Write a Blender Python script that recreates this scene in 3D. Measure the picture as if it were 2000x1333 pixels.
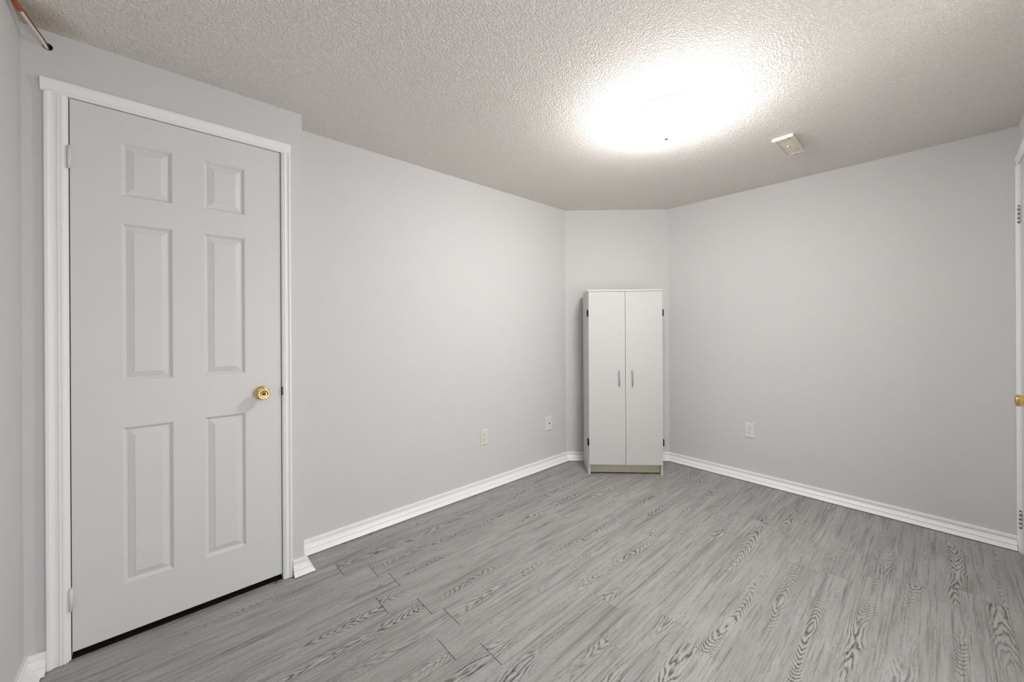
import bpy, bmesh, math, random
from mathutils import Matrix, Vector

# ------------------------------------------------------------------ reset
for o in list(bpy.data.objects):
    bpy.data.objects.remove(o, do_unlink=True)
scene = bpy.context.scene
COL = scene.collection

# ------------------------------------------------------------------ camera
YAW, ROLL = math.radians(47.877), math.radians(-0.312)
fw = Vector((math.cos(YAW), math.sin(YAW), 0.0))
rt = Vector((math.sin(YAW), -math.cos(YAW), 0.0))
up = Vector((0, 0, 1))
rt2 = rt * math.cos(ROLL) + up * math.sin(ROLL)
up2 = -rt * math.sin(ROLL) + up * math.cos(ROLL)
cam_data = bpy.data.cameras.new('camera')
cam = bpy.data.objects.new('camera', cam_data)
COL.objects.link(cam)
M = Matrix((rt2, up2, -fw)).transposed().to_4x4()
M.translation = Vector((0, 0, 1.22))
cam.matrix_world = M
cam_data.sensor_fit = 'HORIZONTAL'
cam_data.sensor_width = 36.0
cam_data.lens = 757.2 / 2000 * 36.0
cam_data.shift_y = -25.83 / 2000
cam_data.clip_start = 0.02
scene.camera = cam

# ------------------------------------------------------------------ world, exposure
w = bpy.data.worlds.new('world')
scene.world = w
w.use_nodes = True
w.node_tree.nodes['Background'].inputs[0].default_value = (0, 0, 0, 1)
w.node_tree.nodes['Background'].inputs[1].default_value = 0.0
vs = scene.view_settings
vs.view_transform = 'Standard'
vs.look = 'None'
vs.gamma = 1.0
vs.use_curve_mapping = False
vs.exposure = 0.09
LAMP_STRENGTH = 81.0
# added soft fill behind the camera, not a source the room has
ld = bpy.data.lights.new('fill_light', 'AREA')
ld.shape = 'RECTANGLE'; ld.size = 1.9; ld.size_y = 1.6
ld.energy = 26.5
ld.color = (0.97, 0.985, 1.0)
lo = bpy.data.objects.new('fill_light', ld)
COL.objects.link(lo)
lo.location = (0.8, -0.95, 0.9)
lo.rotation_euler = (math.radians(90), 0, math.radians(-16))     # faces +Y into the room

# ------------------------------------------------------------------ main measures (metres, floor at 0)
H = 2.299            # ceiling
YA = 2.3216          # long back-left wall
YD = 2.157           # wall with the white door, standing proud of the long wall
XJ = 0.529           # corner where the door wall steps back
XL = -0.362          # left wall
XR = 3.449           # right wall
YS = -0.287          # near right wall with the second door
CA = (2.766, YA)     # ends of the angled corner wall
CB = (XR, 1.672)
LAMP = (1.878, 0.917)


# ------------------------------------------------------------------ material helpers
def srgb(r, g, b):
    f = lambda c: (c / 255) / 12.92 if c / 255 <= 0.04045 else ((c / 255 + 0.055) / 1.055) ** 2.4
    return (f(r), f(g), f(b), 1.0)


class NT:
    def __init__(self, name):
        self.m = bpy.data.materials.new(name)
        self.m.use_nodes = True
        self.t = self.m.node_tree
        self.bsdf = self.t.nodes['Principled BSDF']

    def n(self, kind, **kw):
        nd = self.t.nodes.new(kind)
        for k, v in kw.items():
            setattr(nd, k, v)
        return nd

    def l(self, a, b):
        self.t.links.new(a, b)

    def put(self, sock, v):
        if hasattr(v, 'is_linked'):
            self.l(v, sock)
        else:
            sock.default_value = v

    def math(self, op, a, b=0.0, c=0.0, clamp=False):
        nd = self.n('ShaderNodeMath', operation=op, use_clamp=clamp)
        for i, v in enumerate((a, b, c)):
            self.put(nd.inputs[i], v)
        return nd.outputs[0]

    def xyz(self, x, y, z=0.0):
        nd = self.n('ShaderNodeCombineXYZ')
        for i, v in enumerate((x, y, z)):
            self.put(nd.inputs[i], v)
        return nd.outputs[0]

    def noise(self, vec, scale, detail=2.0, rough=0.5, dist=0.0):
        nd = self.n('ShaderNodeTexNoise')
        self.put(nd.inputs['Vector'], vec)
        nd.inputs['Scale'].default_value = scale
        nd.inputs['Detail'].default_value = detail
        nd.inputs['Roughness'].default_value = rough
        nd.inputs['Distortion'].default_value = dist
        return nd.outputs[0]

    def ss(self, v, a, b, lo=0.0, hi=1.0):
        nd = self.n('ShaderNodeMapRange', interpolation_type='SMOOTHSTEP')
        self.put(nd.inputs['Value'], v)
        nd.inputs['From Min'].default_value = a
        nd.inputs['From Max'].default_value = b
        nd.inputs['To Min'].default_value = lo
        nd.inputs['To Max'].default_value = hi
        return nd.outputs['Result']

    def mix(self, fac, a, b, mode='MIX'):
        nd = self.n('ShaderNodeMix', data_type='RGBA', blend_type=mode)
        self.put(nd.inputs['Factor'], fac)
        self.put(nd.inputs['A'], a) if False else None
        ins = [s for s in nd.inputs if s.type == 'RGBA']
        self.put(ins[0], a)
        self.put(ins[1], b)
        return [s for s in nd.outputs if s.type == 'RGBA'][0]

    def bump(self, h, strength, dist):
        nd = self.n('ShaderNodeBump')
        nd.inputs['Strength'].default_value = strength
        nd.inputs['Distance'].default_value = dist
        self.l(h, nd.inputs['Height'])
        self.l(nd.outputs[0], self.bsdf.inputs['Normal'])

    def coord(self):
        return self.n('ShaderNodeTexCoord').outputs['Object']


def plain(name, col, rough=0.5, metal=0.0, bump=None, spec=0.5, vary=0.03):
    """paint-like procedural material: slight mottling and optional fine bump"""
    t = NT(name)
    co = t.coord()
    v = t.noise(co, 7.0, 3.0)
    lo = tuple(c * (1 - vary) for c in col[:3]) + (1,)
    hi = tuple(min(1, c * (1 + vary)) for c in col[:3]) + (1,)
    t.l(t.mix(v, lo, hi), t.bsdf.inputs['Base Color'])
    t.bsdf.inputs['Roughness'].default_value = rough
    t.bsdf.inputs['Metallic'].default_value = metal
    t.bsdf.inputs['Specular IOR Level'].default_value = spec
    if bump:
        t.bump(t.noise(co, bump[0], 2.0), bump[1], bump[2])
    return t.m


WALL = plain('wall_paint', (0.66, 0.652, 0.645, 1), 0.6, bump=(260, 0.12, 0.0006), spec=0.25, vary=0.012)
TRIM = plain('white_trim_paint', (0.90, 0.895, 0.89, 1), 0.4, bump=(60, 0.05, 0.0008), spec=0.4, vary=0.012)
DOOR = plain('white_door_paint', (0.71, 0.705, 0.70, 1), 0.42, bump=(90, 0.06, 0.0008), spec=0.4, vary=0.012)
CAB = plain('white_melamine', (0.60, 0.592, 0.578, 1), 0.4, bump=(400, 0.03, 0.0004), spec=0.4, vary=0.01)
CREAM = plain('cream_kick_board', (0.52, 0.48, 0.36, 1), 0.5, vary=0.08)
BLACK = plain('black_plastic', (0.008, 0.008, 0.008, 1), 0.7, spec=0.2)
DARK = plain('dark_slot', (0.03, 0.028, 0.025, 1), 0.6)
BRASS = plain('polished_brass', (0.78, 0.58, 0.24, 1), 0.2, 1.0, vary=0.1)
BROWN = plain('dark_brass', (0.11, 0.06, 0.025, 1), 0.4, 0.6)
STEEL = plain('brushed_nickel', (0.45, 0.44, 0.43, 1), 0.32, 1.0)
PLATE = plain('ivory_plastic', (0.74, 0.72, 0.66, 1), 0.35)
PLATE2 = plain('white_plastic', (0.76, 0.75, 0.735, 1), 0.35)
VENT = plain('cream_enamel', (0.76, 0.71, 0.59, 1), 0.45, vary=0.05)
WIRE_W = plain('off_white_sleeve', (0.72, 0.66, 0.58, 1), 0.5)
WIRE_O = plain('orange_jacket', (0.42, 0.09, 0.02, 1), 0.45, vary=0.3)
WIRE_B = plain('brown_wire', (0.16, 0.05, 0.02, 1), 0.5)
METALW = plain('white_enamel', (0.8, 0.8, 0.8, 1), 0.4)


def glow_material():
    t = NT('lit_frosted_glass')
    t.bsdf.inputs['Base Color'].default_value = (0.9, 0.9, 0.9, 1)
    t.bsdf.inputs['Roughness'].default_value = 0.4
    t.bsdf.inputs['Emission Color'].default_value = (1.0, 0.993, 0.982, 1)
    t.bsdf.inputs['Emission Strength'].default_value = LAMP_STRENGTH
    return t.m


GLOW = glow_material()


def ceiling_material():
    t = NT('textured_ceiling')
    co = t.coord()
    a = t.noise(co, 135.0, 2.0, 0.5, 0.25)
    b = t.noise(co, 45.0, 1.0)
    h = t.math('ADD', t.ss(a, 0.36, 0.66), t.math('MULTIPLY', b, 0.5))
    t.bump(h, 0.9, 0.0044)
    base = t.mix(t.noise(co, 1.1, 2.0), (0.89, 0.84, 0.785, 1), (0.92, 0.87, 0.815, 1))
    # old water stain in the corner above the cable
    nd = t.n('ShaderNodeVectorMath', operation='DISTANCE')
    t.l(co, nd.inputs[0])
    nd.inputs[1].default_value = (-0.33, 2.08, H)
    d = t.math('ADD', nd.outputs['Value'], t.math('MULTIPLY', t.math('SUBTRACT', t.noise(co, 14, 3.0), 0.5), 0.10))
    st = t.ss(d, 0.03, 0.14, 0.55, 0.0)
    t.l(t.mix(st, base, (0.40, 0.30, 0.17, 1)), t.bsdf.inputs['Base Color'])
    t.bsdf.inputs['Roughness'].default_value = 0.9
    t.bsdf.inputs['Specular IOR Level'].default_value = 0.1
    return t.m


CEIL = ceiling_material()


def floor_material():
    t = NT('grey_oak_laminate')
    uv = t.n('ShaderNodeUVMap', uv_map='plank').outputs[0]
    sd = t.n('ShaderNodeUVMap', uv_map='seed').outputs[0]
    s = t.n('ShaderNodeSeparateXYZ'); t.l(uv, s.inputs[0])
    u, v = s.outputs[0], s.outputs[1]
    q = t.n('ShaderNodeSeparateXYZ'); t.l(sd, q.inputs[0])
    r1, r2 = q.outputs[0], q.outputs[1]
    z = t.math('MULTIPLY', r1, 57.0)
    # slow wander of the heart line and of the ring phase along the plank
    wob = t.math('SUBTRACT', t.noise(t.xyz(t.math('MULTIPLY', u, 1.6), 3.1, z), 1.0, 1.0), 0.5)
    v0 = t.math('MULTIPLY', t.math('ADD', wob, t.math('MULTIPLY', t.math('SUBTRACT', r2, 0.5), 0.35)), 0.11)
    dv = t.math('SUBTRACT', v, v0)
    warp = t.math('SUBTRACT', t.noise(t.xyz(t.math('MULTIPLY', u, 18.0), t.math('MULTIPLY', v, 75.0), z), 1.0, 2.0), 0.5)
    warp2 = t.math('SUBTRACT', t.noise(t.xyz(t.math('MULTIPLY', u, 5.0), t.math('MULTIPLY', v, 26.0), z), 1.0, 1.0), 0.5)
    para = t.math('MULTIPLY', t.math('POWER', t.math('ABSOLUTE', dv), 1.35), 230.0)
    ph = t.noise(t.xyz(t.math('MULTIPLY', u, 1.25), 9.7, z), 1.0, 0.0)
    g = t.math('ADD', para, t.math('MULTIPLY', ph, 62.0))
    g = t.math('ADD', g, t.math('MULTIPLY', warp2, 3.2))
    g = t.math('ADD', g, t.math('MULTIPLY', warp, 1.2))
    ring = t.math('SINE', t.math('MULTIPLY', g, 6.0))
    line = t.ss(ring, 0.25, 0.95)
    # rings show only in a band around the heart line, and only on some stretches
    half = t.ss(t.noise(t.xyz(t.math('MULTIPLY', u, 2.4), 5.5, z), 1.0, 1.0), 0.3, 0.7, 0.010, 0.031)
    band = t.math('DIVIDE', t.math('ABSOLUTE', dv), half)
    bandm = t.ss(band, 0.6, 1.35, 1.0, 0.0)
    on = t.ss(t.noise(t.xyz(t.math('MULTIPLY', u, 1.7), 21.3, z), 1.0, 1.0), 0.42, 0.60)
    brk = t.ss(t.noise(t.xyz(t.math('MULTIPLY', u, 40.0), t.math('MULTIPLY', v, 160.0), z), 1.0, 2.0), 0.30, 0.62)
    cath = t.math('MULTIPLY', t.math('MULTIPLY', line, bandm), t.math('MULTIPLY', on, t.math('ADD', 0.35, t.math('MULTIPLY', brk, 0.65))))
    # straight grain: short dark pores, and soft long streaks
    fine = t.noise(t.xyz(t.math('MULTIPLY', u, 15.0), t.math('MULTIPLY', v, 330.0), z), 1.0, 4.0, 0.68)
    pores = t.ss(fine, 0.52, 0.70)
    pm = t.ss(t.noise(t.xyz(t.math('MULTIPLY', u, 3.0), t.math('MULTIPLY', v, 34.0), z), 1.0, 2.0), 0.40, 0.68)
    streak = t.noise(t.xyz(t.math('MULTIPLY', u, 2.1), t.math('MULTIPLY', v, 48.0), z), 1.0, 4.0, 0.6)
    dark_st = t.ss(streak, 0.50, 0.74)
    cloud = t.noise(t.xyz(t.math('MULTIPLY', u, 4.0), t.math('MULTIPLY', v, 16.0), z), 1.0, 3.0)
    grit = t.noise(t.xyz(t.math('MULTIPLY', u, 130.0), t.math('MULTIPLY', v, 420.0), z), 1.0, 1.0)
    c = t.mix(cloud, (0.280, 0.270, 0.260, 1), (0.500, 0.487, 0.474, 1))
    c = t.mix(t.math('MULTIPLY', r1, 0.22), c, (0.25, 0.243, 0.238, 1))
    c = t.mix(t.math('MULTIPLY', dark_st, 0.66), c, (0.150, 0.142, 0.135, 1))
    c = t.mix(t.math('MULTIPLY', t.math('MULTIPLY', pores, t.math('ADD', 0.34, pm)), 0.74), c, (0.11, 0.103, 0.097, 1))
    c = t.mix(t.math('MULTIPLY', t.ss(grit, 0.45, 0.75), 0.34), c, (0.16, 0.155, 0.15, 1))
    hair = t.noise(t.xyz(t.math('MULTIPLY', u, 3.2), t.math('MULTIPLY', v, 170.0), z), 1.0, 3.0, 0.6)
    c = t.mix(t.math('MULTIPLY', t.ss(hair, 0.54, 0.70), 0.62), c, (0.105, 0.098, 0.092, 1))
    c = t.mix(t.math('MULTIPLY', t.math('MULTIPLY', line, brk), t.math('MULTIPLY', t.ss(band, 1.0, 3.2, 0.34, 0.08), pm)), c, (0.10, 0.094, 0.088, 1))
    c = t.mix(t.math('MULTIPLY', cath, 0.9), c, (0.048, 0.043, 0.038, 1))
    # pale rim beside the dark rings
    rim = t.math('MULTIPLY', t.math('MULTIPLY', t.ss(ring, -0.3, -0.95), bandm), on)
    c = t.mix(t.math('MULTIPLY', rim, 0.30), c, (0.58, 0.57, 0.56, 1))
    t.l(c, t.bsdf.inputs['Base Color'])
    t.bsdf.inputs['Roughness'].default_value = 0.48
    t.bsdf.inputs['Specular IOR Level'].default_value = 0.3
    hgt = t.math('SUBTRACT', 1.0, t.math('ADD', t.math('MULTIPLY', cath, 0.8), t.math('MULTIPLY', pores, 0.4)))
    t.bump(hgt, 0.25, 0.0012)
    return t.m


FLOOR = floor_material()
GAP = plain('dark_plank_joint', (0.035, 0.026, 0.02, 1), 0.8)


# ------------------------------------------------------------------ mesh helpers
class MB:
    """collects shapes in one bmesh"""
    def __init__(self):
        self.bm = bmesh.new()

    def face(self, pts, mi=0):
        f = self.bm.faces.new([self.bm.verts.new(p) for p in pts])
        f.material_index = mi
        return f

    def box(self, lo, hi, mi=0, bev=0.0, mat=None):
        x0, y0, z0 = lo; x1, y1, z1 = hi
        ps = [(x0, y0, z0), (x1, y0, z0), (x1, y1, z0), (x0, y1, z0), (x0, y0, z1), (x1, y0, z1), (x1, y1, z1), (x0, y1, z1)]
        vsx = [self.bm.verts.new(Vector(p) if mat is None else mat @ Vector(p)) for p in ps]
        fs = []
        for q in ((0, 3, 2, 1), (4, 5, 6, 7), (0, 1, 5, 4), (1, 2, 6, 5), (2, 3, 7, 6), (3, 0, 4, 7)):
            f = self.bm.faces.new([vsx[i] for i in q]); f.material_index = mi; fs.append(f)
        if bev:
            es = {e for f in fs for e in f.edges}
            bmesh.ops.bevel(self.bm, geom=list(es), offset=bev, segments=2, affect='EDGES', profile=0.5)
        return self

    def prism(self, poly, z0, z1, mi=0):
        """upright prism over a plan polygon"""
        a = [self.bm.verts.new((x, y, z0)) for x, y in poly]
        b = [self.bm.verts.new((x, y, z1)) for x, y in poly]
        n = len(poly)
        self.bm.faces.new(a[::-1]); self.bm.faces.new(b)
        for i in range(n):
            self.bm.faces.new((a[i], a[(i + 1) % n], b[(i + 1) % n], b[i]))
        return self

    def loft(self, rings, closed=True, caps=True, mi=0, smooth=False):
        vv = [[self.bm.verts.new(p) for p in r] for r in rings]
        n = len(vv[0])
        for i in range(len(vv) - 1):
            for j in range(n if closed else n - 1):
                k = (j + 1) % n
                f = self.bm.faces.new((vv[i][j], vv[i][k], vv[i + 1][k], vv[i + 1][j]))
                f.material_index = mi; f.smooth = smooth
        if caps:
            f = self.bm.faces.new(vv[0][::-1]); f.material_index = mi
            f = self.bm.faces.new(vv[-1]); f.material_index = mi
        return self

    def lathe(self, prof, seg=40, mi=0, mat=None):
        """prof = (radius, height) pairs, turned about z"""
        mat = mat or Matrix()
        rings = []
        for r, h in prof:
            rings.append([mat @ Vector((max(r, 1e-5) * math.cos(2 * math.pi * k / seg), max(r, 1e-5) * math.sin(2 * math.pi * k / seg), h)) for k in range(seg)])
        return self.loft(rings, True, True, mi, True)

    def tube(self, pts, rad, seg=14):
        pts = [Vector(p) for p in pts]
        rings = []
        ref = Vector((0.3, 0.2, 1)).normalized()
        for i, p in enumerate(pts):
            d = (pts[min(i + 1, len(pts) - 1)] - pts[max(i - 1, 0)]).normalized()
            a = d.cross(ref).normalized(); b = d.cross(a)
            r = rad[i] if isinstance(rad, (list, tuple)) else rad
            rings.append([p + (a * math.cos(2 * math.pi * k / seg) + b * math.sin(2 * math.pi * k / seg)) * r for k in range(seg)])
        return self.loft(rings, True, True, 0, True)

    def build(self, name, mats, parent=None, loc=None, rot=None):
        bmesh.ops.recalc_face_normals(self.bm, faces=self.bm.faces)
        me = bpy.data.meshes.new(name)
        self.bm.to_mesh(me); self.bm.free()
        for m in (mats if isinstance(mats, (list, tuple)) else [mats]):
            me.materials.append(m)
        o = bpy.data.objects.new(name, me)
        COL.objects.link(o)
        if loc: o.location = loc
        if rot: o.rotation_euler = rot
        if parent: o.parent = parent
        return o


def tag(o, label, cat, group=None, kind=None):
    o['label'] = label
    o['category'] = cat
    if group: o['group'] = group
    if kind: o['kind'] = kind
    return o


def empty(name, loc=(0, 0, 0), rz=0.0):
    o = bpy.data.objects.new(name, None)
    o.empty_display_size = 0.1
    COL.objects.link(o)
    o.location = loc
    o.rotation_euler = (0, 0, rz)
    return o


def spline(pts, n=12):
    """Catmull-Rom through pts"""
    P = [Vector(p) for p in pts]
    P = [2 * P[0] - P[1]] + P + [2 * P[-1] - P[-2]]
    out = []
    for i in range(1, len(P) - 2):
        for k in range(n):
            s = k / n
            a, b, c, d = P[i - 1], P[i], P[i + 1], P[i + 2]
            out.append(0.5 * ((2 * b) + (c - a) * s + (2 * a - 5 * b + 4 * c - d) * s * s + (3 * b - a - 3 * c + d) * s ** 3))
    out.append(P[-2])
    return out


# ------------------------------------------------------------------ floor
def build_floor():
    rnd = random.Random(11)
    bm = bmesh.new()
    uvp = bm.loops.layers.uv.new('plank'); uvs = bm.loops.layers.uv.new('seed')

    def lay(c, org, seed, zt, zb):
        top = [bm.verts.new((x, y, zt)) for x, y in c]
        bot = [bm.verts.new((x, y, zb)) for x, y in c]
        fs = [bm.faces.new(top)] + [bm.faces.new((top[i], bot[i], bot[(i + 1) % 4], top[(i + 1) % 4])) for i in range(4)]
        for fi, ff in enumerate(fs):
            ff.material_index = 0 if fi == 0 else 1
            for lp in ff.loops:
                lp[uvp].uv = (lp.vert.co.x - org[0] + org[2], lp.vert.co.y - org[1])
                lp[uvs].uv = seed

    W0, Y0, L = 0.1305, 1.0675, 1.205
    joints = {7: 0.664, 6: 0.785, 5: 0.835, 4: 0.7155, 3: 0.851, 2: 0.904, 1: 0.7975, 0: 0.909}
    YEND = YD + 0.004        # the laminate stops under the first door
    xa, xb, ya, yb = -1.35, 3.60, -1.35, 2.60
    k0 = int(math.floor((ya - Y0) / W0)); k1 = int(math.ceil((yb - Y0) / W0))
    for k in range(k0, k1):
        y0 = Y0 + k * W0; y1 = y0 + W0
        j = joints.get(k, rnd.uniform(0.4, 1.5) if k > 7 else rnd.uniform(-0.2, 0.5))
        n = int(math.floor((xa - j) / L))
        while j + n * L < xb:
            x0, x1 = j + n * L, j + (n + 1) * L
            n += 1
            a, b = max(x0, xa), min(x1, xb)
            gx, gy, zt, zb = 0.0003, 0.00010, 0.0, -0.006
            seed = (rnd.random(), rnd.random())
            off = rnd.uniform(0, 40)
            pieces = [(a, b, y1)]
            if y1 > YEND and a < XJ - 0.03:      # no laminate behind the first door
                pieces = [(XJ - 0.03, b, y1)] if b > XJ - 0.03 else []
                if y0 < YEND:
                    pieces.append((a, min(b, XJ - 0.03), YEND))
            for a, b, ye in pieces:
              ga = 0.0011 if (k in joints and abs(a - j) < 1e-6) else gx
              gb = 0.0011 if (k in joints and abs(b - j) < 1e-6) else gx
              if abs(a - (XJ - 0.03)) < 1e-6: ga = 0.0
              if abs(b - (XJ - 0.03)) < 1e-6: gb = 0.0
              c = [(a + ga, y0 + gy), (b - gb, y0 + gy), (b - gb, ye - gy), (a + ga, ye - gy)]
              lay(c, (x0, (y0 + y1) / 2, off), seed, zt, zb)
    # sub-floor slab
    ps = [(xa, ya), (xb, ya), (xb, yb), (xa, yb)]
    t_ = [bm.verts.new((x, y, -0.006)) for x, y in ps]; b_ = [bm.verts.new((x, y, -0.06)) for x, y in ps]
    for f in [bm.faces.new(t_), bm.faces.new(b_[::-1])] + [bm.faces.new((t_[i], b_[i], b_[(i + 1) % 4], t_[(i + 1) % 4])) for i in range(4)]:
        f.material_index = 1
    me = bpy.data.meshes.new('floor')
    bm.to_mesh(me); bm.free()
    me.materials.append(FLOOR); me.materials.append(GAP)
    o = bpy.data.objects.new('floor', me); COL.objects.link(o)
    tag(o, 'grey wood grain laminate plank floor of the room', 'floor', kind='structure')


build_floor()

# ------------------------------------------------------------------ ceiling and walls
o = MB().box((-1.45, -1.45, H), (3.65, 2.65, H + 0.08)).build('ceiling', CEIL)
tag(o, 'off-white stippled textured ceiling', 'ceiling', kind='structure')


def wall(name, label, poly, mat=None):
    ob = MB().prism(poly, -0.005, H + 0.01).build(name, mat or WALL)
    return tag(ob, label, 'wall', kind='structure')


T = 0.10
OP0, OP1, OPH = -0.262, 0.4425, 2.092      # door opening in the door wall
# door wall: one U-shaped slab with the cable hole bored through it
mb = MB()
out = [(XL - T, -0.005), (OP0, -0.005), (OP0, OPH), (OP1, OPH), (OP1, -0.005), (XJ, -0.005), (XJ, H + 0.01), (XL - T, H + 0.01)]
mb.loft([[(x, YD, z) for x, z in out], [(x, YD + T, z) for x, z in out]])
wd = mb.build('wall_front_left', WALL)
tag(wd, 'light grey wall around the white six-panel door at left', 'wall', kind='structure')
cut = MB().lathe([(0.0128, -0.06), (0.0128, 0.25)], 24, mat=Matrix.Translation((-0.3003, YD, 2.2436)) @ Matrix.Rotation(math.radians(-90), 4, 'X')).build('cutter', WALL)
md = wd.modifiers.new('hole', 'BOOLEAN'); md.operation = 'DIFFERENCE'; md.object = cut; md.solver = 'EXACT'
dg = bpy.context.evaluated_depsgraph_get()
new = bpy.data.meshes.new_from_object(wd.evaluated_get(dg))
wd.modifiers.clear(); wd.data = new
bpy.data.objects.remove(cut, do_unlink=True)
wd.data.materials.append(DARK)                       # bore faces coloured dark to stand in for the shade inside
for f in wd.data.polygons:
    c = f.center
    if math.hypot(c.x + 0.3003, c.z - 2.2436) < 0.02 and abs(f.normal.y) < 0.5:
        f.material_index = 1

wall('wall_return', 'short return of the light grey door wall beside the long wall', [(XJ - 0.06, YD + T), (XJ, YD + T), (XJ, YA + T), (XJ - 0.06, YA + T)])
wall('wall_back_left', 'long blank light grey wall right of the white door, with two small cover plates', [(XJ, YA), CA, (CA[0] + 0.04, YA + T), (XJ, YA + T)])
wall('wall_back', 'narrow angled light grey wall behind the tall white cabinet', [CA, CB, (CB[0] + 0.10, CB[1] + 0.04), (CA[0] + 0.04, CA[1] + 0.10)])
wall('wall_right', 'broad light grey wall right of the tall cabinet with one outlet', [(XR, YS - T), CB, (CB[0] + 0.10, CB[1] + 0.04), (XR + T, YS - T)])
wall('wall_left', 'light grey wall edge at the far left beside the door wall', [(XL, YD), (XL - T, YD), (XL - T, 0.85), (XL, 0.85)])
# near right wall with the second door opening
D2A, D2B = 2.770, 3.394
mb = MB()
out = [(1.9, -0.005), (D2A, -0.005), (D2A, OPH), (D2B, OPH), (D2B, -0.005), (XR, -0.005), (XR, H + 0.01), (1.9, H + 0.01)]
mb.loft([[(x, YS, z) for x, z in out], [(x, YS - T, z) for x, z in out]])
tag(mb.build('wall_near_right', WALL), 'light grey wall sliver at the right edge around the second door', 'wall', kind='structure')
# the part of the room around and behind the camera
wall('wall_near_side', 'light grey wall closing the room beside the camera, out of view', [(1.9, YS - T), (1.9, -1.25), (2.0, -1.25), (2.0, YS - T)])
wall('wall_behind', 'light grey wall closing the room behind the camera, out of view', [(-1.3, -1.25), (2.0, -1.25), (2.0, -1.35), (-1.3, -1.35)])
wall('wall_behind_left', 'light grey wall left of the camera, out of view', [(-1.3, 0.95), (-1.3, -1.35), (-1.4, -1.35), (-1.4, 0.95)])
wall('wall_left_return', 'light grey return wall left of the camera, out of view', [(-1.3, 0.85), (XL - T, 0.85), (XL - T, 0.95), (-1.3, 0.95)])

# ------------------------------------------------------------------ baseboards
BASE = [(0, 0), (0, 0.0735), (0.009, 0.0745), (0.0125, 0.0715), (0.0135, 0.060), (0.0130, 0.0565), (0.0085, 0.0545), (0.0100, 0.0505), (0.0145, 0.042),
        (0.0220, 0.0325), (0.0270, 0.0290), (0.0265, 0.0275), (0.0235, 0.0262), (0.0260, 0.0235), (0.0345, 0.0150), (0.0420, 0.0075), (0.0435, 0.0055), (0.0435, 0.0040), (0, 0.0040)]


def baseboard(name, label, path, z=0.0):
    """path runs with the room on its right-hand side"""
    P = [Vector((x, y)) for x, y in path]
    rings = []
    for i, p in enumerate(P):
        ns = []
        if i > 0: d = (P[i] - P[i - 1]).normalized(); ns.append(Vector((d.y, -d.x)))
        if i < len(P) - 1: d = (P[i + 1] - P[i]).normalized(); ns.append(Vector((d.y, -d.x)))
        m = ns[0] if len(ns) == 1 else (ns[0] + ns[1]) / (1 + ns[0].dot(ns[1]))
        rings.append([(p.x + m.x * t, p.y + m.y * t, z + h) for t, h in BASE])
    ob = MB().loft(rings).build(name, TRIM)
    return tag(ob, label, 'baseboard', kind='structure')


CASL, CASR = -0.3095, 0.4735        # outer edges of the first door's casing
baseboard('baseboard_left', 'white baseboard at the far left running into the corner beside the door casing', [(XL, 0.90), (XL, YD), (CASL - 0.0005, YD)])
baseboard('baseboard_return', 'short white baseboard piece with a mitred outer corner right of the door casing', [(CASR + 0.004, YD), (XJ, YD), (XJ, YA - 0.0005)])
baseboard('baseboard_back_left', 'long white baseboard under the blank wall right of the door', [(XJ + 0.0005, YA), CA])
baseboard('baseboard_back', 'short white baseboard on the angled wall behind the cabinet', [(CA[0], CA[1]), CB])
baseboard('baseboard_right', 'white baseboard under the broad right wall', [CB, (XR, YS + 0.0133)])


# ------------------------------------------------------------------ door casings
CAS = [(0.0, 0.0), (0.0, 0.0150), (0.003, 0.0165), (0.010, 0.0165), (0.0125, 0.0150), (0.0140, 0.0115), (0.022, 0.0105), (0.031, 0.0115),
       (0.0330, 0.0140), (0.0370, 0.0140), (0.0385, 0.0105), (0.0400, 0.0105), (0.0415, 0.0130), (0.0470, 0.0125), (0.0500, 0.0095), (0.0550, 0.0070), (0.0550, 0.0)]


HEADP = [(0.0, 0.0), (0.0, 0.0155), (0.003, 0.0165), (0.012, 0.0165), (0.020, 0.0150), (0.034, 0.0125), (0.045, 0.0112), (0.0462, 0.0095), (0.0480, 0.0110), (0.0520, 0.0105), (0.0550, 0.0080), (0.0550, 0.0)]


def casing_piece(p0, p1, across, width, depth, parent, name='side_casing'):
    """moulded strip from p0 to p1 (outer edge), profile grows along `across`, front along -y"""
    s = width / 0.055
    rings = [[Vector(p) + Vector(across) * (a * s) + Vector((0, -1, 0)) * (d * depth) for a, d in (HEADP if name == 'head_casing' else CAS)] for p in (p0, p1)]
    return MB().loft(rings).build(name, TRIM, parent)


def door_frame(name, label, origin, rz, cas_l, cas_r, wl, wr, op0, op1, oph, top, strike=None, ear=0.008, depth=1.0):
    """trim set in local coordinates: x along the wall, -y towards the room, origin on the wall face"""
    r = empty(name, origin, rz)
    tag(r, label, 'door frame', kind='structure')
    hz = oph - 0.0125
    casing_piece((cas_l, 0, 0.0015), (cas_l, 0, hz), (1, 0, 0), wl, depth, r)
    casing_piece((cas_r, 0, 0.0015), (cas_r, 0, hz), (-1, 0, 0), wr, depth, r)
    casing_piece((cas_l - ear, 0, top), (cas_r + 0.002, 0, top), (0, 0, -1), top - hz, depth * 1.08, r, 'head_casing')
    j = MB()
    j.box((op0, 0, 0.001), (op0 + 0.010, 0.10, oph))
    j.box((op1 - 0.0065, 0, 0.001), (op1, 0.10, oph))
    j.box((op0 + 0.010, 0, oph - 0.0105), (op1 - 0.0065, 0.10, oph))
    j.build('jamb', TRIM, r)
    if strike:
        x, z = strike
        MB().box((x - 0.0042, -0.0125, z - 0.020), (x - 0.0005, 0.012, z + 0.020), bev=0.0008).build('strike_plate', BROWN, r)
    return r


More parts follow.
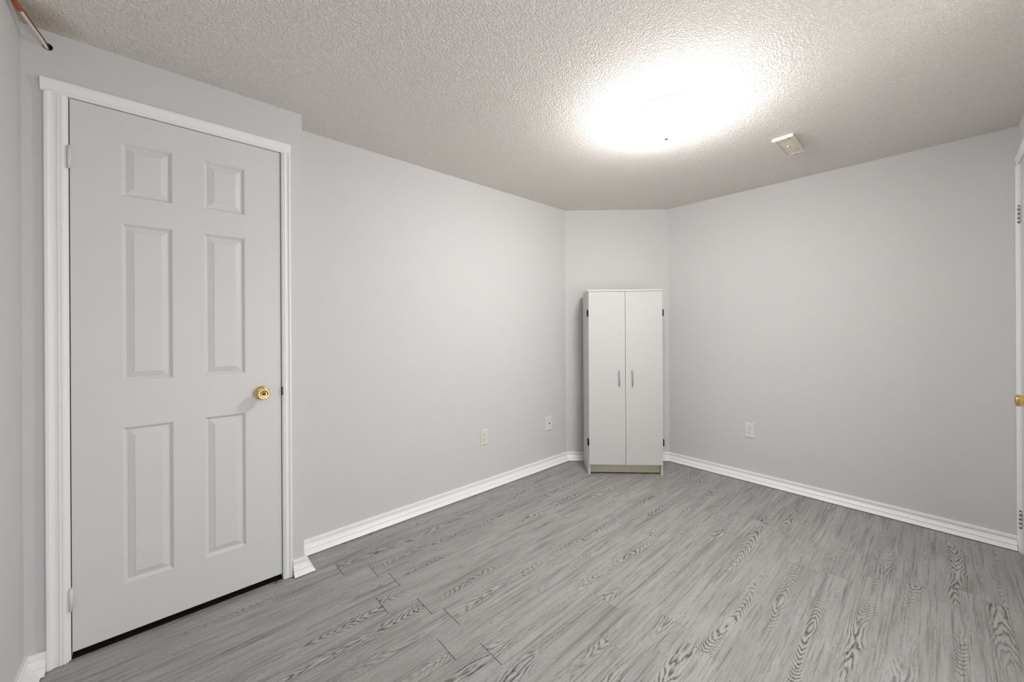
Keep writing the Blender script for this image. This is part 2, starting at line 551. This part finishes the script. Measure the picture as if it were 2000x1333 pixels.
door_frame('trim_1', 'white moulded casing around the left six-panel door', (0, YD, 0), 0.0, CASL, CASR, 0.0535, 0.0395, OP0, OP1, OPH, 2.1265, strike=(0.4375, 0.919))
door_frame('trim_2', 'white casing sliver around the door at the right edge', (D2B, YS, 0), math.pi, -(XR - D2B) + 0.002, D2B - D2A + 0.05, 0.05, 0.05, 0.0, D2B - D2A, OPH, 2.1265, ear=0.0, depth=0.8)


# ------------------------------------------------------------------ six-panel doors
def six_panel_leaf(parent, w, z0, z1, cols, rows, th=0.035):
    """leaf in local coordinates: x from the hinge edge, face at y=0 towards -y"""
    mb = MB(); bm = mb.bm
    xs = [0.0] + [x for c in cols for x in c] + [w]
    zs = [z0] + [z for r_ in rows for z in r_] + [z1]
    V = {}
    def vert(x, y, z):
        k = (round(x, 5), round(y, 5), round(z, 5))
        if k not in V: V[k] = bm.verts.new((x, y, z))
        return V[k]
    for i in range(len(xs) - 1):
        for j in range(len(zs) - 1):
            a, b, c, d = xs[i], xs[i + 1], zs[j], zs[j + 1]
            if i % 2 == 1 and j % 2 == 1:
                rings = []
                for ins, dep in ((0, 0), (0.0015, 0.0014), (0.0105, 0.0108), (0.0125, 0.0108), (0.0140, 0.0096), (0.0335, 0.0022), (0.0350, 0.0010)):
                    rings.append([vert(a + ins, dep, c + ins), vert(b - ins, dep, c + ins), vert(b - ins, dep, d - ins), vert(a + ins, dep, d - ins)])
                for r0, r1 in zip(rings, rings[1:]):
                    for k in range(4):
                        bm.faces.new((r0[k], r0[(k + 1) % 4], r1[(k + 1) % 4], r1[k]))
                bm.faces.new(rings[-1])
            else:
                bm.faces.new((vert(a, 0, c), vert(b, 0, c), vert(b, 0, d), vert(a, 0, d)))
    # edges and back
    for i in range(len(xs) - 1):
        for z in (z0, z1):
            bm.faces.new((vert(xs[i], 0, z), vert(xs[i + 1], 0, z), vert(xs[i + 1], th, z), vert(xs[i], th, z)))
    for j in range(len(zs) - 1):
        for x in (0.0, w):
            bm.faces.new((vert(x, 0, zs[j]), vert(x, 0, zs[j + 1]), vert(x, th, zs[j + 1]), vert(x, th, zs[j])))
    for i in range(len(xs) - 1):
        for j in range(len(zs) - 1):
            bm.faces.new((vert(xs[i], th, zs[j]), vert(xs[i + 1], th, zs[j]), vert(xs[i + 1], th, zs[j + 1]), vert(xs[i], th, zs[j + 1])))
    return mb.build('door_leaf', DOOR, parent)


def hinge(parent, x, y, z0, z1, gaps=False):
    mb = MB()
    if gaps:
        n = 4; s = (z1 - z0) / n
        for k in range(n):
            mb.lathe([(0.0060, z0 + k * s + 0.0030), (0.0060, z0 + (k + 1) * s - 0.0030)], 20, mat=Matrix.Translation((x, y, 0)))
    else:
        mb.lathe([(0.0045, z0 - 0.003), (0.0045, z0), (0.0056, z0 + 0.0002), (0.0056, z1 - 0.0002), (0.0045, z1), (0.0035, z1 + 0.002)], 20, mat=Matrix.Translation((x, y, 0)))
    mb.box((x - 0.0015, y, z0), (x + 0.0015, y + 0.030, z1))
    h = mb.build('hinge', DOOR, parent)
    h['label'] = 'white painted hinge knuckle'
    if gaps:
        MB().lathe([(0.0042, z0 - 0.002), (0.0042, z1 + 0.002)], 16, mat=Matrix.Translation((x, y, 0))).build('hinge_pin', DARK, h)
    return h


def knob(parent, x, z, reach=1.0):
    R = Matrix.Translation((x, 0, z)) @ Matrix.Rotation(math.radians(90), 4, 'X') @ Matrix.Diagonal((1, 1, reach, 1))      # lathe axis -> -y
    k = MB().lathe([(0.013, 0.004), (0.012, 0.018), (0.0135, 0.024), (0.0200, 0.030), (0.0248, 0.038), (0.0262, 0.046), (0.0258, 0.053), (0.0238, 0.0575),
                    (0.0200, 0.0580), (0.0150, 0.0560), (0.0085, 0.0545), (0.0, 0.0545)], 48, mat=R).build('door_knob', BRASS, parent)
    k['label'] = 'round polished brass knob'
    r = MB().lathe([(0.0, 0.0003), (0.0315, 0.0003), (0.0325, 0.003), (0.0315, 0.007), (0.0270, 0.0105), (0.0215, 0.0125), (0.0, 0.0125)], 48, mat=R).build('rosette', BRASS, k)
    b = MB().lathe([(0.0078, 0.053), (0.0078, 0.0565), (0.0062, 0.0575), (0.0030, 0.0560), (0.0, 0.0560)], 24, mat=R).build('lock_button', BROWN, k)
    b['label'] = 'dark centre button'
    return k


ROWS = [(0.2210, 0.8345), (1.0180, 1.6390), (1.7480, 1.9600)]
LW = 0.6800
COLS = [(0.1345, 0.2845), (0.3885, 0.5360)]

d1 = empty('door_1', (-0.2488, YD - 0.0005, 0.0), 0.0)
tag(d1, 'closed white six-panel door with brass knob in the left wall', 'door', kind='structure')
six_panel_leaf(d1, LW, 0.0285, 2.0775, COLS, ROWS)
hinge(d1, -0.0005, -0.0095, 1.8195, 1.8985)
hinge(d1, -0.0015, -0.0095, 0.1880, 0.2680)
knob(d1, 0.6000, 0.9185)

d2 = empty('door_2', (D2B - 0.0125, YS + 0.0005, 0.0), math.pi)
tag(d2, 'white door sliver at the right edge of the photo with a brass knob', 'door', kind='structure')
six_panel_leaf(d2, 0.600, 0.030, 2.0775, [(0.105, 0.250), (0.350, 0.495)], ROWS)
hinge(d2, 0.0, -0.0065, 1.765, 1.855, True)
hinge(d2, 0.0, -0.0065, 0.140, 0.230, True)
knob(d2, 0.5300, 0.881, 1.10)

# ------------------------------------------------------------------ tall cabinet in the corner
CW, CD, CH = 0.608, 0.285, 1.531
nrm = math.radians(45)
cu = Vector((math.cos(-nrm), math.sin(-nrm), 0)); cn = Vector((math.cos(nrm), math.sin(nrm), 0))
front_left = Vector((2.6255, 1.9554, 0)) - cu * 0.009
cab = empty('storage_cabinet', front_left, -nrm)      # local x along the front, +y towards the wall
tag(cab, 'tall narrow white two-door cabinet standing across the far corner', 'cabinet')
P = 0.016
mb = MB()
for x in (0.0, CW - P):
    mb.box((x, 0.0, 0.0), (x + P, CD, CH - P), bev=0.0008)
mb.box((P, P, 0.085), (CW - P, CD, 0.101))
mb.box((P, 0.02, 0.75), (CW - P, CD, 0.766))
mb.box((P, CD - 0.006, 0.10), (CW - P, CD - 0.001, CH - P))
mb.build('cabinet_body', CAB, cab)
MB().box((-0.004, -0.017, CH - P), (CW - 0.002, CD, CH), bev=0.0012).build('top_panel', CAB, cab)
k = MB().box((P, 0.030, 0.012), (CW - P, 0.042, 0.085)).build('kick_board', CREAM, cab)
k['label'] = 'cream recessed kick board'
mid = CW / 2 - 0.0005
for x0, x1 in ((0.0045, mid - 0.0014), (mid + 0.0014, CW - 0.0045)):
    dd = MB().box((x0, -0.0165, 0.089), (x1, -0.0008, CH - P - 0.002), bev=0.0010).build('cabinet_door', CAB, cab)
    left = x0 < 0.1
    hx = mid - 0.0535 if left else mid + 0.0535
    pts = [(hx, -0.0160, 0.736), (hx, -0.0290, 0.742), (hx, -0.0375, 0.762), (hx, -0.0410, 0.799), (hx, -0.0375, 0.837), (hx, -0.0290, 0.857), (hx, -0.0160, 0.863)]
    h = MB().tube(spline(pts, 6), 0.0042).build('handle', STEEL, dd)
    h['label'] = 'slim bowed nickel handle'
    for z in (0.238, 1.304):
        xo = 0.0 if left else CW
        s = -1 if left else 1
        hb = MB()
        ring = [(xo + s * 0.0045, -0.0150, z), (xo + s * 0.0065, -0.0090, z + 0.010), (xo + s * 0.0065, -0.0090, z + 0.052), (xo + s * 0.0045, -0.0150, z + 0.068)]
        hb.box((min(xo, xo + s * 0.0065), -0.0155, z + 0.004), (max(xo, xo + s * 0.0065), 0.012, z + 0.062), bev=0.0025)
        hb.box((xo - 0.005 if not left else xo, -0.0170, z + 0.008), (xo if not left else xo + 0.005, 0.0, z + 0.058), bev=0.001)
        hb = hb.build('hinge', BLACK, dd)
        hb['label'] = 'black wrap hinge'

# ------------------------------------------------------------------ ceiling light
lx, ly = LAMP
li = empty('ceiling_light', (lx, ly, H))
tag(li, 'lit round flush glass ceiling light with a small centre finial', 'ceiling light')
MB().lathe([(0.0, -0.001), (0.146, -0.001), (0.150, -0.005), (0.150, -0.032), (0.142, -0.038), (0.0, -0.038)], 64).build('canopy', METALW, li)
mb = MB()
mb.lathe([(0.130, -0.0385), (0.156, -0.041), (0.165, -0.049), (0.168, -0.060), (0.166, -0.074), (0.158, -0.089), (0.138, -0.102), (0.105, -0.114), (0.062, -0.120), (0.012, -0.122), (0.0, -0.122)], 72)
mb.build('glass_shade', GLOW, li)
MB().lathe([(0.0, -0.1222), (0.0165, -0.1225), (0.0170, -0.127), (0.0120, -0.130), (0.0125, -0.136), (0.0080, -0.143), (0.0, -0.145)], 32).build('finial', STEEL, li)

# ------------------------------------------------------------------ ceiling register
ve = empty('ceiling_vent', (2.752, 0.598, H))
tag(ve, 'small cream rectangular air register on the ceiling right of the light', 'vent')
vl, vw = 0.285, 0.104
mb = MB()
x0, x1, y0, y1 = -vl / 2, vl / 2, -vw / 2, vw / 2
rings = []
for ins, z in ((0.004, -0.001), (0.0, -0.012), (0.0, -0.016), (0.004, -0.020), (0.016, -0.021), (0.0175, -0.018)):
    rings.append([(x0 + ins, y0 + ins, z), (x1 - ins, y0 + ins, z), (x1 - ins, y1 - ins, z), (x0 + ins, y1 - ins, z)])
mb.loft(rings, True, False)
mb.build('frame', VENT, ve)
mb = MB()
n = 26
for k in range(n):
    cx = x0 + 0.020 + (vl - 0.040) * (k + 0.5) / n
    mb.box((-0.0046, y0 + 0.0165, -0.0007), (0.0046, y1 - 0.0165, 0.0007), mat=Matrix.Translation((cx, 0, -0.0150)) @ Matrix.Rotation(math.radians(35), 4, 'Y'))
mb.box((x0 + 0.016, y0 + 0.016, -0.008), (x1 - 0.016, y1 - 0.016, -0.006))
mb.build('grille', VENT, ve)
MB().box((-0.020, -0.006, -0.026), (0.004, 0.006, -0.015), bev=0.0015).build('damper_lever', VENT, ve)
for sx, sy in ((x0 + 0.009, -0.030), (x1 - 0.009, -0.012)):
    MB().lathe([(0.0, -0.0205), (0.0042, -0.0208), (0.0036, -0.0228), (0.0, -0.0230)], 16, mat=Matrix.Translation((sx, sy, 0))).build('screw', BROWN, ve)


# ------------------------------------------------------------------ wall plates
def plate_mesh(w=0.070, h=0.115, d=0.0065):
    mb = MB()
    rings = []
    for ins, y in ((0.0, -0.0002), (0.0, -0.0030), (0.0030, -d), (w / 2 - 0.0001, -d)):
        a, b = w / 2 - ins, h / 2 - min(ins, h / 2 - 0.0001)
        rings.append([(-a, y, -b), (a, y, -b), (a, y, b), (-a, y, b)])
    mb.loft(rings, True, True)
    return mb


def outlet(loc, rz, label, group, mat):
    r = empty('wall_outlet', loc, rz)
    tag(r, label, 'outlet', group)
    plate_mesh().build('cover_plate', mat, r)
    for zc in (-0.0195, 0.0195):
        seg = []
        for k in range(32):
            a = 2 * math.pi * k / 32
            seg.append((max(-0.0145, min(0.0145, 0.0172 * math.cos(a))), 0.0142 * math.sin(a) + zc))
        mb = MB()
        mb.loft([[(x, -0.0060, z) for x, z in seg], [(x, -0.0085, z) for x, z in seg]])
        f = mb.build('receptacle', mat, r)
        sl = MB()
        for x, hh in ((-0.0063, 0.0085), (0.0063, 0.0070)):
            sl.box((x - 0.0012, -0.0089, zc + 0.004 - hh / 2), (x + 0.0012, -0.0080, zc + 0.004 + hh / 2))
        sl.lathe([(0.0025, -0.0002), (0.0025, 0.0006)], 14, mat=Matrix.Translation((0, -0.0085, zc - 0.0070)) @ Matrix.Rotation(math.radians(90), 4, 'X'))
        sl.build('slots', DARK, f)
    MB().lathe([(0.0, 0.0), (0.003, 0.0), (0.0026, 0.0012), (0.0, 0.0014)], 14, mat=Matrix.Translation((0, -0.0064, 0)) @ Matrix.Rotation(math.radians(90), 4, 'X')).build('screw', STEEL, r)
    return r


outlet((1.8060, YA, 0.3925), 0.0, 'ivory duplex outlet low on the long left wall', 'duplex wall outlets', PLATE)
outlet((XR, 1.0155, 0.4000), math.radians(-90), 'white duplex outlet low on the broad right wall', 'duplex wall outlets', PLATE2)
r = empty('cable_jack', (2.5285, YA, 0.3770), 0.0)
tag(r, 'blank white wall plate with one small jack near the cabinet', 'wall plate')
plate_mesh(0.074, 0.121, 0.010).build('cover_plate', PLATE2, r)
MB().lathe([(0.0, 0.009), (0.0062, 0.009), (0.0062, 0.0125), (0.0046, 0.0125), (0.0046, 0.017), (0.0, 0.017)], 16, mat=Matrix.Rotation(math.radians(90), 4, 'X')).build('jack', BROWN, r)

# ------------------------------------------------------------------ cable in the top left corner
cb = empty('cable', (-0.298, YD, 2.2436))
tag(cb, 'white and orange cable coming out of a hole in the wall above the left door', 'cable')
ox, oy, oz = cb.location
low = [(-0.3010, 2.235, 2.236), (-0.3035, 2.166, 2.2390), (-0.3110, 2.129, 2.2495), (-0.3250, 2.072, 2.2590), (-0.3345, 2.030, 2.2650), (-0.3405, 2.003, 2.2690)]
high = [(-0.3385, 2.011, 2.2680), (-0.3415, 1.995, 2.2700), (-0.3450, 1.972, 2.2730), (-0.3480, 1.930, 2.2775), (-0.3490, 1.86, 2.2810), (-0.3490, 1.70, 2.2840), (-0.349, 1.60, 2.297)]
sub = lambda L, dx=0, dy=0, dz=0: [(x - ox + dx, y - oy + dy, z - oz + dz) for x, y, z in L]
c1 = MB().tube(spline(sub(low)), 0.0050).build('sleeve', WIRE_W, cb)
c1['label'] = 'off-white sleeve'
c2 = MB().tube(spline(sub(high)), 0.0078).build('jacket', WIRE_O, cb)
c2['label'] = 'orange-brown jacket'
c3 = MB().tube(spline(sub(low[1:], 0.0060, 0.002, 0.0030)), 0.0022).build('wire', WIRE_B, cb)
c3['label'] = 'thin brown wire'
